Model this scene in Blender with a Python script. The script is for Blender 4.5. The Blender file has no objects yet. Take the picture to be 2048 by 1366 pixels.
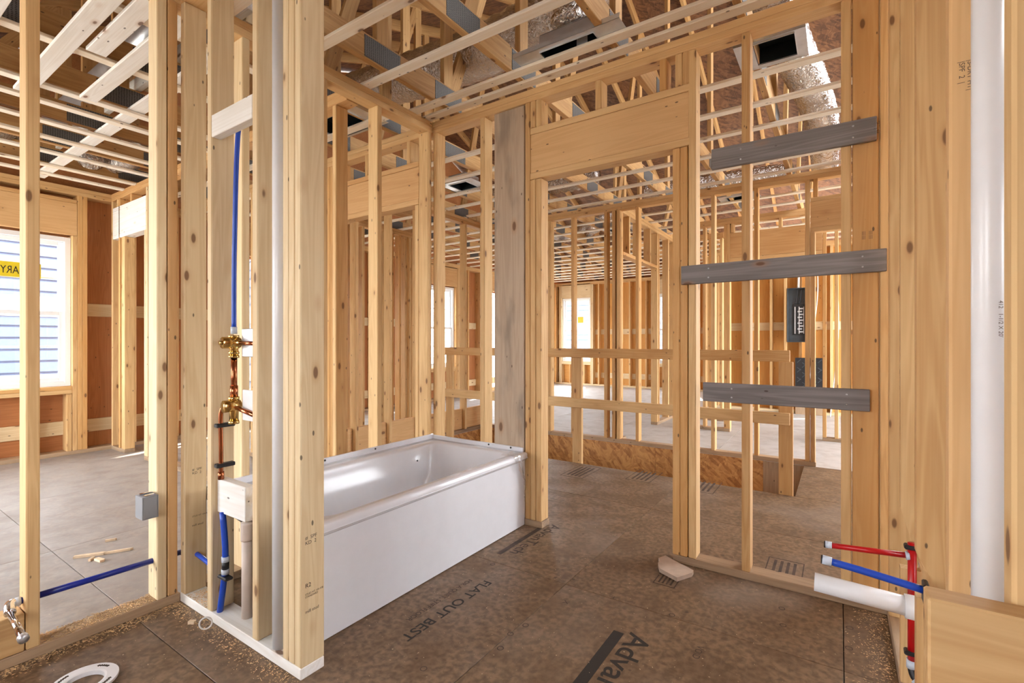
import bpy, bmesh, math, random
from mathutils import Vector, Matrix
R = random.Random(11)
sc = bpy.context.scene
col = sc.collection
# ---------------------------------------------------------------- camera, world, light
F, CX, CY, H = 973.0, 1024.0, 683.0, 1.12
YAW = math.atan(656 / 973.0)
SN, CS = math.sin(YAW), math.cos(YAW)
cd = bpy.data.cameras.new('camera'); cam = bpy.data.objects.new('camera', cd); col.objects.link(cam)
cd.sensor_width = 36.0; cd.lens = F / 2048.0 * 36.0; cd.clip_start = 0.02; cd.clip_end = 300
cam.location = (0, 0, H); cam.rotation_euler = (math.pi / 2, 0, YAW)
sc.camera = cam
w = bpy.data.worlds.new('sky'); sc.world = w; w.use_nodes = True
bg = w.node_tree.nodes['Background']; bg.inputs[0].default_value = (0.92, 0.96, 1.0, 1); bg.inputs[1].default_value = 9.0
sd = bpy.data.lights.new('sun', 'SUN'); sun = bpy.data.objects.new('sun', sd); col.objects.link(sun)
sd.energy = 14.0; sd.angle = 0.02; sd.color = (1.0, 0.95, 0.86)
sun.rotation_euler = Vector((0.35, -1.0, -1.15)).to_track_quat('-Z', 'Y').to_euler()
sc.view_settings.view_transform = 'Standard'; sc.view_settings.look = 'None'
sc.view_settings.gamma = 1.0; sc.view_settings.exposure = 0.72
sc.view_settings.use_curve_mapping = False
# ---------------------------------------------------------------- pixel helpers (2048 x 1366 frame)
def ray(px, py):
    t = (px - CX) / F
    return (-SN + t * CS, CS + t * SN, (CY - py) / F)
def onX(px, py, X):
    r = ray(px, py); k = X / r[0]; return Vector((X, k * r[1], H + k * r[2]))
def onY(px, py, Y):
    r = ray(px, py); k = Y / r[1]; return Vector((k * r[0], Y, H + k * r[2]))
def onZ(px, py, Z):
    r = ray(px, py); k = (Z - H) / r[2]; return Vector((k * r[0], k * r[1], Z))
def SX(px, Y): return onY(px, CY, Y).x
def SY(px, X): return onX(px, CY, X).y
# ---------------------------------------------------------------- materials
class M:
    def __init__(s, name, rough=0.6, metal=0.0, spec=0.5, color=None):
        s.m = bpy.data.materials.new(name); s.m.use_nodes = True; s.t = s.m.node_tree
        s.b = s.t.nodes['Principled BSDF']
        s.b.inputs['Roughness'].default_value = rough; s.b.inputs['Metallic'].default_value = metal
        s.b.inputs['Specular IOR Level'].default_value = spec
        if color: s.b.inputs['Base Color'].default_value = (*color, 1)
    def n(s, typ, ins=None, **kw):
        nd = s.t.nodes.new('ShaderNode' + typ)
        for k, v in kw.items(): setattr(nd, k, v)
        for k, v in (ins or {}).items(): s.put(nd.inputs[k], v)
        return nd
    def put(s, sock, v):
        if isinstance(v, bpy.types.NodeSocket): s.t.links.new(v, sock)
        else:
            if isinstance(v, tuple) and sock.type == 'RGBA' and len(v) == 3: v = (*v, 1)
            sock.default_value = v
    def math(s, op, a, b=0.0, clamp=False):
        nd = s.n('Math', {0: a, 1: b}, operation=op); nd.use_clamp = clamp; return nd.outputs[0]
    def vmath(s, op, a, b): return s.n('VectorMath', {0: a, 1: b}, operation=op).outputs[0]
    def mix(s, f, a, b, mode='MIX'):
        nd = s.t.nodes.new('ShaderNodeMix'); nd.data_type = 'RGBA'; nd.blend_type = mode
        s.put(nd.inputs[0], f); s.put(nd.inputs[6], a); s.put(nd.inputs[7], b); return nd.outputs[2]
    def step(s, v, a, b, c=0.0, d=1.0):
        return s.n('MapRange', {0: v, 1: a, 2: b, 3: c, 4: d}, interpolation_type='SMOOTHSTEP').outputs[0]
    def noise(s, vec, scale=1.0, detail=3.0, dist=0.0, rough=0.5):
        return s.n('TexNoise', {'Vector': vec, 'Scale': scale, 'Detail': detail, 'Distortion': dist, 'Roughness': rough}).outputs[0]
    def voro(s, vec, scale=1.0, rnd=1.0):
        nd = s.n('TexVoronoi', {'Vector': vec, 'Scale': scale, 'Randomness': rnd}); return nd.outputs['Distance'], nd.outputs['Color']
    def coord(s, jitter=True):
        tc = s.n('TexCoord').outputs['Object']; rnd = s.n('ObjectInfo').outputs['Random']
        s.rnd = rnd
        if not jitter: return tc
        off = s.n('CombineXYZ', {0: s.math('MULTIPLY', rnd, 91.0), 1: s.math('MULTIPLY', rnd, 57.3), 2: s.math('MULTIPLY', rnd, 33.7)}).outputs[0]
        return s.vmath('ADD', tc, off)
    def base(s, c): s.put(s.b.inputs['Base Color'], c)
    def bump(s, h, strength=0.2, dist=0.005):
        s.put(s.b.inputs['Normal'], s.n('Bump', {'Height': h, 'Strength': strength, 'Distance': dist}).outputs[0])

def wood(name, light, dark, knots=0.55, contrast=1.0, stain=0.0, stain_c=(0.1, 0.09, 0.08), rough=0.62, tone=0.6, ks=(5.5, 13, 13), orange=0.0):
    m = M(name, rough, spec=0.35)
    v = m.coord()
    wn = m.n('TexWhiteNoise', {'W': m.rnd}, noise_dimensions='1D').outputs[0]
    g = m.noise(m.vmath('MULTIPLY', v, (0.9, 16, 16)), 1, 2.5, 0.7)
    ring = m.math('SINE', m.math('MULTIPLY', g, 42.0))
    ring = m.math('MULTIPLY_ADD', ring, 0.5); ring = m.math('ADD', m.math('MULTIPLY', m.math('SINE', m.math('MULTIPLY', g, 42.0)), 0.5), 0.5)
    fib = m.noise(m.vmath('MULTIPLY', v, (4, 190, 190)), 1, 2)
    big = m.noise(m.vmath('MULTIPLY', v, (1.6, 6, 6)), 1, 2)
    f = m.math('ADD', m.math('MULTIPLY', ring, 0.30 * contrast), m.math('MULTIPLY', fib, 0.34 * contrast))
    f = m.math('ADD', f, m.math('MULTIPLY', m.math('SUBTRACT', wn, 0.5), tone))
    f = m.math('ADD', f, m.math('MULTIPLY', m.math('SUBTRACT', big, 0.45), 0.5 * contrast), clamp=True)
    c = m.mix(f, light, dark)
    if orange: c = m.mix(m.step(m.math('FRACT', m.math('MULTIPLY', wn, 7.31)), 0.55, 0.95, 0, orange), c, (0.60, 0.29, 0.075))
    if stain > 0:
        st = m.noise(m.vmath('MULTIPLY', v, (2.5, 9, 9)), 1, 4)
        c = m.mix(m.step(st, 0.50, 0.72, 0, stain), c, stain_c)
    d, vc = m.voro(m.vmath('MULTIPLY', v, ks))
    sel = m.math('GREATER_THAN', m.n('SeparateColor', {0: vc}).outputs[0], 1.0 - knots)
    halo = m.math('MULTIPLY', m.step(d, 0.30, 0.08), sel)
    c = m.mix(m.math('MULTIPLY', halo, 0.35), c, (0.42, 0.19, 0.06))
    kn = m.math('MULTIPLY', m.step(d, 0.145, 0.085), sel)
    c = m.mix(m.math('MULTIPLY', kn, 0.82), c, (0.14, 0.060, 0.024))
    d2, vc2 = m.voro(m.vmath('MULTIPLY', v, (11, 26, 26)))
    sel2 = m.math('GREATER_THAN', m.n('SeparateColor', {0: vc2}).outputs[1], 0.62)
    sp = m.math('MULTIPLY', m.step(d2, 0.12, 0.08), sel2)
    c = m.mix(m.math('MULTIPLY', sp, 0.8), c, (0.05, 0.03, 0.02))
    m.base(c); m.bump(m.math('ADD', fib, m.math('MULTIPLY', ring, 0.3)), 0.15, 0.002)
    return m.m
STUD = wood('spruce_stud', (0.71, 0.475, 0.225), (0.47, 0.24, 0.078), knots=0.62, orange=0.5, stain=0.12, stain_c=(0.33, 0.2, 0.1))
PLATE = wood('pine_plate', (0.70, 0.46, 0.22), (0.52, 0.26, 0.085), knots=0.35)
PALE = wood('pale_board', (0.75, 0.60, 0.375), (0.56, 0.38, 0.185), knots=0.6, tone=0.4)
WHITEB = wood('whitish_board', (0.88, 0.87, 0.84), (0.70, 0.65, 0.57), knots=0.4, tone=0.3)
STRIP = wood('furring_strip', (0.93, 0.87, 0.76), (0.78, 0.65, 0.47), knots=0.3, tone=0.5)
TRUSS = wood('truss_lumber', (0.58, 0.345, 0.14), (0.36, 0.18, 0.06), knots=0.3, contrast=1.3)
HEAD = wood('header_board', (0.69, 0.43, 0.20), (0.53, 0.28, 0.10), knots=0.4, ks=(4, 7, 7))
GREY = wood('weathered_board', (0.27, 0.25, 0.245), (0.13, 0.115, 0.11), knots=0.4, contrast=1.5, tone=0.3)
GREYP = wood('greyed_plank', (0.56, 0.44, 0.32), (0.38, 0.27, 0.18), knots=0.6, stain=0.6, stain_c=(0.19, 0.155, 0.125), ks=(4, 9, 9))
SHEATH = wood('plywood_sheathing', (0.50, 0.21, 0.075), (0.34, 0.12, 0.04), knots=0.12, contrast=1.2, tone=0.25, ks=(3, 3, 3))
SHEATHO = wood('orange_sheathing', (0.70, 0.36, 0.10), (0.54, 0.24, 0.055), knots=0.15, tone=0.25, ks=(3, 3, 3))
DIRTY = wood('dirty_plate', (0.45, 0.31, 0.19), (0.24, 0.15, 0.09), knots=0.3, stain=0.5)

def osb(name, a, b, c2, rough=0.6):
    m = M(name, rough); v = m.coord()
    d1, c1 = m.voro(m.vmath('MULTIPLY', m.vmath('ADD', v, m.n('TexNoise', {'Vector': v, 'Scale': 3.0}).outputs['Color']), (9, 30, 30)))
    vr = m.n('VectorRotate', {'Vector': v, 'Angle': 0.9}, rotation_type='Z_AXIS').outputs[0]
    d3, c3 = m.voro(m.vmath('MULTIPLY', vr, (11, 38, 38)))
    f1 = m.n('SeparateColor', {0: c1}).outputs[0]; f3 = m.n('SeparateColor', {0: c3}).outputs[1]
    c = m.mix(f1, a, b); c = m.mix(m.step(f3, 0.55, 0.75), c, m.mix(f1, b, c2))
    m.base(c); m.bump(m.math('ADD', f1, f3), 0.3, 0.003); return m.m
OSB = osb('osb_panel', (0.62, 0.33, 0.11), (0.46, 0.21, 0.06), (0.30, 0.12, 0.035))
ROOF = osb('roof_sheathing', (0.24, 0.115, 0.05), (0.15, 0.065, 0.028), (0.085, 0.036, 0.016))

def subfloor(name, k=1.0, grey=0.0):
    m = M(name, 0.5, spec=0.35); v = m.coord()
    a = m.noise(v, 5, 5, 0.4); b = m.noise(v, 42, 4, 0.3); g = m.noise(m.vmath('MULTIPLY', v, (6, 70, 70)), 1, 3)
    c = m.mix(m.step(b, 0.3, 0.7), (0.122, 0.075, 0.042), (0.245, 0.158, 0.095))
    c = m.mix(m.step(a, 0.42, 0.68, 0, 0.6), c, (0.140, 0.082, 0.044))
    c = m.mix(m.step(g, 0.58, 0.8, 0, 0.2), c, (0.33, 0.245, 0.18))
    dz = m.noise(v, 1.7, 3)
    c = m.mix(m.step(dz, 0.5, 0.75, 0, 0.3), c, (0.32, 0.27, 0.23))
    d, vc = m.voro(v, 26)
    sel = m.math('GREATER_THAN', m.n('SeparateColor', {0: vc}).outputs[0], 0.72)
    c = m.mix(m.math('MULTIPLY', m.step(d, 0.09, 0.05), sel), c, (0.55, 0.42, 0.27))
    d, vc = m.voro(v, 9)
    sel = m.math('GREATER_THAN', m.n('SeparateColor', {0: vc}).outputs[0], 0.75)
    c = m.mix(m.math('MULTIPLY', m.step(d, 0.10, 0.06, 0, 0.7), sel), c, (0.05, 0.03, 0.02))
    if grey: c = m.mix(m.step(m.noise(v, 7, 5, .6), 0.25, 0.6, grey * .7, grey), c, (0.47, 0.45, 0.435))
    m.base(c); m.bump(b, 0.25, 0.003)
    m.put(m.b.inputs['Roughness'], m.step(a, 0.3, 0.7, 0.42, 0.6)); return m.m
SUB = subfloor('subfloor_panel')
SUBG = subfloor('greyed_subfloor_panel', grey=.55)  # bedroom side: weathered grey plus daylight painted into the colour
SUBW = subfloor('sheen_paled_subfloor_panel', grey=.95)  # far rooms: daylight sheen on the floor is painted in as a paler colour
def simple(name, c, rough=0.4, metal=0.0, var=0.06, bump=0.0, bscale=40, spec=0.5):
    m = M(name, rough, metal, spec); v = m.coord()
    n = m.noise(v, 14, 3)
    m.base(m.mix(m.step(n, 0.3, 0.7), tuple(max(0, x * (1 - var)) for x in c), tuple(min(1, x * (1 + var)) for x in c)))
    if bump: m.bump(m.noise(v, bscale, 3, 0.5), bump, 0.01)
    return m.m
TUBW = simple('tub_acrylic', (0.70, 0.70, 0.735), 0.14, var=0.015)
FIBRE = simple('tub_fibreglass_back', (0.07, 0.062, 0.058), 0.9, var=0.4, bump=0.5, bscale=90)
PVC = simple('white_pvc', (0.76, 0.76, 0.775), 0.3, var=0.02)
BEIGE = simple('beige_pvc', (0.62, 0.52, 0.45), 0.4, var=0.04)
BLUE = simple('blue_pex', (0.012, 0.07, 0.50), 0.32, var=0.05)
DBLUE = simple('dark_blue_pex', (0.006, 0.02, 0.24), 0.32, var=0.05)
RED = simple('red_pex', (0.50, 0.005, 0.008), 0.32, var=0.05)
CLAMP = simple('milky_pex_ring', (0.55, 0.62, 0.72), 0.4)
BLACK = simple('black_plastic', (0.012, 0.013, 0.016), 0.45)
COPPER = simple('copper_pipe', (0.45, 0.16, 0.075), 0.25, 1.0, var=0.25)
BRASS = simple('brass_body', (0.66, 0.46, 0.17), 0.22, 1.0, var=0.12)
CHROME = simple('chrome', (0.75, 0.78, 0.86), 0.08, 1.0)
GALV = simple('galvanised_sheet', (0.62, 0.64, 0.67), 0.35, 0.75, var=0.08)
VINYL = simple('white_vinyl', (0.80, 0.82, 0.84), 0.35, var=0.01)
GREYP2 = simple('grey_box_plastic', (0.24, 0.245, 0.26), 0.45, var=0.03)
PANELG = simple('panel_grey_steel', (0.045, 0.055, 0.065), 0.45, var=0.1)
DUCTB = simple('black_duct_inside', (0.02, 0.03, 0.04), 0.4, 0.6)
WIRE = simple('white_cable', (0.72, 0.70, 0.66), 0.4)
YEL = simple('yellow_sticker', (0.75, 0.58, 0.02), 0.5)
INK = simple('black_ink', (0.02, 0.016, 0.013), 0.7)
FINK = simple('faded_ink', (0.058, 0.037, 0.026), 0.7, var=0.4)
STAMP = simple('stamp_ink', (0.10, 0.065, 0.04), 0.7, var=0.3)
PAPER = simple('white_label', (0.8, 0.8, 0.8), 0.6)
SHINGLE = simple('grey_shingle', (0.10, 0.14, 0.17), 0.8, var=0.5)
DUST = simple('sawdust', (0.62, 0.42, 0.22), 0.9, var=0.3)
CHIP = simple('wood_chip', (0.72, 0.56, 0.38), 0.8, var=0.2)
SIDING = simple('neighbour_siding', (0.13, 0.18, 0.29), 0.7, var=0.03)
TRIMW = simple('neighbour_trim', (0.45, 0.45, 0.46), 0.7, var=0.03)
GRND = simple('outside_ground', (0.42, 0.40, 0.36), 0.9, var=0.2)
CORR = simple('cardboard', (0.52, 0.40, 0.31), 0.85, var=0.1)
DEEP = simple('dark_void', (0.05, 0.035, 0.025), 0.9)
def foil():
    m = M('foil_jacket', 0.22, 1.0); v = m.coord()
    n = m.noise(v, 38, 4, 1.2); m.base(m.mix(n, (0.80, 0.76, 0.72), (0.52, 0.47, 0.43)))
    m.bump(n, 0.9, 0.02); return m.m
FOIL = foil()
def nailplate():
    m = M('nail_plate_steel', 0.5, 0.25); v = m.coord(False)
    g = m.vmath('MULTIPLY', v, (70, 110, 70)); d, c = m.voro(g, 1.0, 0.15)
    m.base(m.mix(m.step(d, 0.22, 0.36), (0.02, 0.018, 0.016), (0.135, 0.125, 0.115))); m.bump(d, 0.6, 0.003); return m.m
NPL = nailplate()
def glassmat():
    m = M('window_glass', 0.02); t = m.t
    tr = t.nodes.new('ShaderNodeBsdfTransparent'); gl = t.nodes.new('ShaderNodeBsdfGlossy'); gl.inputs['Roughness'].default_value = 0.02
    mx = t.nodes.new('ShaderNodeMixShader'); mx.inputs[0].default_value = 0.07
    t.links.new(tr.outputs[0], mx.inputs[1]); t.links.new(gl.outputs[0], mx.inputs[2])
    t.links.new(mx.outputs[0], t.nodes['Material Output'].inputs[0]); return m.m
GLASS = glassmat()
def filmmat():
    m = M('clear_film', 0.1); t = m.t
    tr = t.nodes.new('ShaderNodeBsdfTransparent'); gl = t.nodes.new('ShaderNodeBsdfGlossy'); gl.inputs['Roughness'].default_value = 0.12
    mx = t.nodes.new('ShaderNodeMixShader'); mx.inputs[0].default_value = 0.30
    t.links.new(tr.outputs[0], mx.inputs[1]); t.links.new(gl.outputs[0], mx.inputs[2])
    t.links.new(mx.outputs[0], t.nodes['Material Output'].inputs[0]); return m.m
FILM = filmmat()
# ---------------------------------------------------------------- object helpers
WL = {}
def link(o, parent, loc):
    col.objects.link(o); o.location = loc
    WL[o.name] = Matrix.Translation(Vector(loc)) @ o.rotation_euler.to_matrix().to_4x4()
    if parent is not None:
        o.parent = parent; o.matrix_parent_inverse = WL[parent.name].inverted()
    return o
def empty(name, loc=(0, 0, 0)):
    o = bpy.data.objects.new(name, None); o.empty_display_size = 0.05; return link(o, None, loc)
def tag(o, label=None, cat=None, group=None, kind=None):
    if label: o['label'] = label
    if cat: o['category'] = cat
    if group: o['group'] = group
    if kind: o['kind'] = kind
    return o
def thing(name, loc, label, cat, group=None): return tag(empty(name, loc), label, cat, group)
def structure(name, label, loc=(0, 0, 0), cat='wall'): return tag(empty(name, loc), label, cat, kind='structure')
def mesh(name, verts, faces, mat, parent, loc=(0, 0, 0), smooth=False, rot=None):
    me = bpy.data.meshes.new(name); me.from_pydata([tuple(v) for v in verts], [], faces); me.update()
    if smooth:
        for p in me.polygons: p.use_smooth = True
    me.materials.append(mat); o = bpy.data.objects.new(name, me)
    if rot is not None: o.rotation_euler = rot.to_euler() if hasattr(rot, 'to_euler') else rot
    return link(o, parent, loc)
BC = {}
def boxmesh(l, wd, t, mat, ch):
    key = (round(l, 4), round(wd, 4), round(t, 4), mat.name, ch)
    if key in BC: return BC[key]
    bm = bmesh.new(); bmesh.ops.create_cube(bm, size=1.0)
    bmesh.ops.scale(bm, vec=(l, wd, t), verts=bm.verts)
    if ch > 0: bmesh.ops.bevel(bm, geom=bm.edges[:], offset=min(ch, 0.3 * min(l, wd, t)), segments=1, affect='EDGES')
    me = bpy.data.meshes.new('box'); bm.to_mesh(me); bm.free(); me.materials.append(mat); BC[key] = me
    return me
AX = {0: Vector((1, 0, 0)), 1: Vector((0, 1, 0)), 2: Vector((0, 0, 1))}
def box(name, mat, parent, x0, x1, y0, y1, z0, z1, ch=0.0025):
    d = [abs(x1 - x0), abs(y1 - y0), abs(z1 - z0)]
    o3 = sorted(range(3), key=lambda i: -d[i])
    a, b = AX[o3[0]], AX[o3[1]]; c = a.cross(b)
    o = bpy.data.objects.new(name, boxmesh(d[o3[0]], d[o3[1]], d[o3[2]], mat, ch))
    o.rotation_euler = Matrix((a, b, c)).transposed().to_euler()
    return link(o, parent, ((x0 + x1) / 2, (y0 + y1) / 2, (z0 + z1) / 2))
def stick(name, mat, parent, a, b, wd, t, up=(0, 0, 1), ch=0.002):
    a, b = Vector(a), Vector(b); x = (b - a).normalized(); y = Vector(up).cross(x)
    if y.length < 1e-4: y = Vector((0, 1, 0)).cross(x)
    y.normalize(); z = x.cross(y)                                   # wd along z (towards up), t along y
    o = bpy.data.objects.new(name, boxmesh((b - a).length, t, wd, mat, ch))
    o.rotation_euler = Matrix((x, y, z)).transposed().to_euler()
    return link(o, parent, (a + b) / 2)
def tube(name, mat, parent, pts, r, seg=14, rib=0.0, ribstep=0.03, base=None, cap=True):
    """swept tube through points; rib > 0 gives a corrugated flexible duct"""
    P = [Vector(p) for p in pts]; path = []
    if len(P) > 2:
        for i in range(len(P) - 1):
            p0 = P[max(i - 1, 0)]; p1 = P[i]; p2 = P[i + 1]; p3 = P[min(i + 2, len(P) - 1)]
            n = max(4, int((p2 - p1).length / (ribstep if rib else 0.04))); n = min(n, 90)
            for k in range(n):
                t = k / n
                path.append(0.5 * ((2 * p1) + (p2 - p0) * t + (2 * p0 - 5 * p1 + 4 * p2 - p3) * t * t + (3 * p1 - p0 - 3 * p2 + p3) * t ** 3))
        path.append(P[-1])
    else:
        n = max(1, int((P[1] - P[0]).length / ribstep)) if rib else 1
        path = [P[0].lerp(P[1], k / n) for k in range(n + 1)]
    org = Vector(base) if base is not None else P[0].copy()
    vs, fs = [], []; prev = None; q = len(path)
    for i, p in enumerate(path):
        tg = (path[min(i + 1, q - 1)] - path[max(i - 1, 0)]).normalized()
        if prev is None:
            u = tg.cross(Vector((0, 0, 1)))
            if u.length < 1e-3: u = tg.cross(Vector((1, 0, 0)))
        else: u = prev - tg * prev.dot(tg)
        u.normalize(); prev = u; v = tg.cross(u)
        rr = r if not rib else r * (1 + (rib if i % 2 else -rib) + R.uniform(-.4, .4) * rib)
        for s in range(seg):
            an = 2 * math.pi * s / seg
            vs.append(p + u * math.cos(an) * rr + v * math.sin(an) * rr - org)
    for i in range(q - 1):
        for s in range(seg):
            s2 = (s + 1) % seg; fs.append((i * seg + s, i * seg + s2, (i + 1) * seg + s2, (i + 1) * seg + s))
    if cap: fs.append(tuple(range(seg))[::-1]); fs.append(tuple((q - 1) * seg + s for s in range(seg)))
    o = mesh(name, vs, fs, mat, parent, org, True)
    return o
def prism(name, mat, parent, prof, axis, a, b, upright=False):
    """profile polygon extruded along axis ('x': prof=(y,z), 'y': prof=(x,z), 'z': prof=(x,y))"""
    f = {'x': lambda p, t: (t, p[0], p[1]), 'y': lambda p, t: (p[0], t, p[1]), 'z': lambda p, t: (p[0], p[1], t)}[axis]
    n = len(prof); org = Vector(f(prof[0], a))
    vs = [Vector(f(p, a)) - org for p in prof] + [Vector(f(p, b)) - org for p in prof]
    fs = [tuple(range(n)), tuple(range(2 * n - 1, n - 1, -1))] + [(i, i + n, (i + 1) % n + n, (i + 1) % n) for i in range(n)]
    if upright:                                                     # long axis of the grain = world Z
        rm = Matrix((AX[2], AX[0], AX[1])).transposed(); vs = [rm.transposed() @ v for v in vs]
        o = mesh(name, vs, fs, mat, parent, org, rot=rm)
    else: o = mesh(name, vs, fs, mat, parent, org)
    bm = bmesh.new(); bm.from_mesh(o.data); bmesh.ops.recalc_face_normals(bm, faces=bm.faces); bm.to_mesh(o.data); bm.free()
    return o
def text(body, size, loc, rot, mat, parent, name='lettering', sx=1.0, align='LEFT', bold=0.0):
    cu = bpy.data.curves.new(name, 'FONT'); cu.body = body; cu.size = size; cu.align_x = align; cu.offset = bold
    tmp = bpy.data.objects.new('tmp', cu); col.objects.link(tmp)
    bpy.context.view_layer.update()
    me = bpy.data.meshes.new_from_object(tmp); bpy.data.objects.remove(tmp)
    me.materials.clear(); me.materials.append(mat)
    o = bpy.data.objects.new(name, me); o.rotation_euler = rot; o.scale = (sx, 1, 1)
    return link(o, parent, loc)
SW, SD = 0.0365, 0.089
ZB, ZP1, ZP2, ZT = 0.038, 2.575, 2.613, 2.651
CH = 0.004
def stud_y(p, px, Y, z0=ZB, z1=ZP1, mat=None, X=None, d=SD, name='stud', wd=SW):
    """stud of a wall along X whose front face is the plane Y; px = left edge of its front face"""
    x = SX(px, Y) if X is None else X
    return box(name, mat or STUD, p, x, x + wd, Y, Y + d, z0, z1, CH)
def stud_x(p, px, X, z0=ZB, z1=ZP1, mat=None, Y=None, d=SD, name='stud', wd=SW, back=-1):
    """stud of a wall along Y whose front face is the plane X; the wall goes to X + back * d"""
    y = SY(px, X) if Y is None else Y
    return box(name, mat or STUD, p, min(X, X + back * d), max(X, X + back * d), y, y + wd, z0, z1, CH)
def plates_x(p, x0, x1, Y, d=SD, bottom=((None, None),), mat=None, bmat=None, top=True):
    if top:
        box('top_plate', mat or PLATE, p, x0, x1, Y, Y + d, ZP1, ZP2); box('top_plate', mat or PLATE, p, x0, x1, Y, Y + d, ZP2 + .001, ZT)
    for a, b in bottom: box('bottom_plate', bmat or DIRTY, p, x0 if a is None else a, x1 if b is None else b, Y, Y + d, 0, ZB)
def plates_y(p, X, y0, y1, d=SD, back=-1, bottom=((None, None),), mat=None, bmat=None, top=True):
    a0, a1 = min(X, X + back * d), max(X, X + back * d)
    if top:
        box('top_plate', mat or PLATE, p, a0, a1, y0, y1, ZP1, ZP2); box('top_plate', mat or PLATE, p, a0, a1, y0, y1, ZP2 + .001, ZT)
    for a, b in bottom: box('bottom_plate', bmat or DIRTY, p, a0, a1, y0 if a is None else a, y1 if b is None else b, 0, ZB)

# ---------------------------------------------------------------- floor
floor = structure('floor', 'brown engineered wood subfloor panels with black printing', cat='floor')
xs = [-7.2, -5.93, -4.71, -3.49, -2.40, -1.05, .011, 1.23, 2.6]
ys = [-1.8, -.44, .78, 2.0, 3.22, 4.06, 5.12, 6.4, 7.62, 8.84, 10.06, 11.6]
HX0, HX1, HY0, HY1 = -3.84, -.27, 4.06, 5.12                        # the stair opening
for i in range(len(xs) - 1):
    for j in range(len(ys) - 1):
        a, b, c, d = xs[i], xs[i + 1], ys[j], ys[j + 1]
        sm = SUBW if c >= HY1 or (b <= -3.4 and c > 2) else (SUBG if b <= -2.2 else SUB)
        if c == HY0:
            for e, f in ((a, min(b, HX0)), (max(a, HX1), b)):
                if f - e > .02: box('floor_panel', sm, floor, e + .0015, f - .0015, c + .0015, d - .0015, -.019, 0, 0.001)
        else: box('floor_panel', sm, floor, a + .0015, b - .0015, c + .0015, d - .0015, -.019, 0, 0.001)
box('floor_panel', DEEP, floor, -7.2, -3.86, -1.8, 11.6, -.3, -.021, 0)
box('floor_panel', DEEP, floor, -3.86, 2.6, -1.8, 4.04, -.3, -.021, 0)
box('floor_panel', DEEP, floor, -3.86, 2.6, 5.14, 11.6, -.3, -.021, 0)
# stair opening: osb lining on its far and left side, framing on the near and right side
box('stair_lining', OSB, floor, HX0, -1.62, HY1 - .012, HY1, -1.4, -.002, 0.001)
box('stair_lining', OSB, floor, -1.618, -.60, HY1 - .012, HY1, -1.4, -.002, 0.001)
box('rim_board', DIRTY, floor, -.598, HX1 + .04, HY1 - .014, HY1, -1.4, -.002, 0.001)
box('stair_lining', OSB, floor, HX0, HX0 + .012, HY0, HY1 - .014, -1.4, -.002, 0.001)
box('rim_board', DIRTY, floor, HX1, HX1 + .038, HY0, HY1 - .016, -1.4, -.021, 0.001)
box('rim_board', DIRTY, floor, HX0, HX1, HY0 - .04, HY0 - .002, -1.4, -.021, 0.001)
box('stair_tread', OSB, floor, -1.15, -.28, HY0, HY1 - .02, -.40, -.36, 0.002)
box('stair_tread', OSB, floor, -3.83, -1.2, HY0, HY1 - .02, -1.4, -1.36, 0.002)
# floor printing
RZ = (0, 0, -math.pi / 2)
def fprint(s, size, px, py, sx=1.0, mat=FINK, bold=0.0):
    p = onZ(px, py, .0006); return text(s, size, p, RZ, mat, floor, 'floor_printing', sx, bold=bold)
fprint('FLAT OUT BEST', .066, 970, 1160, 1.15, INK, bold=.0008); fprint('FOR A QUIET, STIFF FLOOR', .033, 938, 1158, 1.0, bold=.0003)
fprint('AdvanTech', .12, 1262, 1264, 1.2, INK, bold=.0012)
p = onZ(1250, 1268, .0006); box('floor_printing', INK, floor, p.x - .045, p.x - .004, p.y - .62, p.y, .0003, .0009, 0)
fprint('AdvanTech', .095, 1105, 1049, 1.1, FINK, bold=.0008)
p = onZ(1098, 1050, .0006); box('floor_printing', FINK, floor, p.x - .034, p.x - .006, p.y - .5, p.y, .0003, .0009, 0)
def fbox(px, py, lx, ly):
    p = onZ(px, py, 0); z = .0003
    for a, b, c, d in ((0, lx, 0, .005), (0, lx, ly - .005, ly), (0, .005, 0, ly), (lx - .005, lx, 0, ly)):
        box('floor_printing', FINK, floor, p.x + a, p.x + b, p.y + c, p.y + d, z, z + .0006, 0)
    for k in range(4): box('floor_printing', FINK, floor, p.x + lx * (.18 + .18 * k), p.x + lx * (.26 + .18 * k), p.y + ly * .12, p.y + ly * .88, z, z + .0006, 0)
fbox(1305, 1165, .10, .16); fbox(1528, 1143, .16, .2); fbox(1370, 979, .20, .34); fbox(1120, 950, .2, .4); fbox(1250, 958, .2, .36)
for px, py, s in ((848, 1330, 'O'), (1050, 1245, 'O'), (1000, 1290, 'O'), (1020, 1262, 'O'), (1560, 1245, 'O'), (1558, 1212, 'O'), (1130, 1200, 'X'), (1220, 1190, 'T'), (985, 1125, 'O'), (1690, 1290, 'O'), (1692, 1250, 'O'), (1395, 1290, 'VOID'), (1340, 1225, 'O')):
    fprint(s, .035, px, py)

# ---------------------------------------------------------------- wall_left: behind the tub and along the toilet corner (face X = -2.36)
XL = -2.36
wl = structure('wall_left', 'open stud wall behind the white tub, bedroom beyond')
plates_y(wl, XL, -1.5, 2.508, bottom=((-1.5, .94), (1.03, 2.508)))
for px, mt in ((52, STUD), (314, PALE), (336, HEAD), (484.5, PALE), (644, STUD), (755, STUD), (856, STUD)): stud_x(wl, px, XL, mat=mt)
for y in (.06, -.34, -.75): stud_x(wl, 0, XL, Y=y)
box('blocking', STUD, wl, XL - SD, XL, .10, .457, .04, .172)
box('furring_strip', STRIP, wl, XL - .14, XL - SD - .02, .0, 2.5, ZT + .001, ZT + .02)

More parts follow.
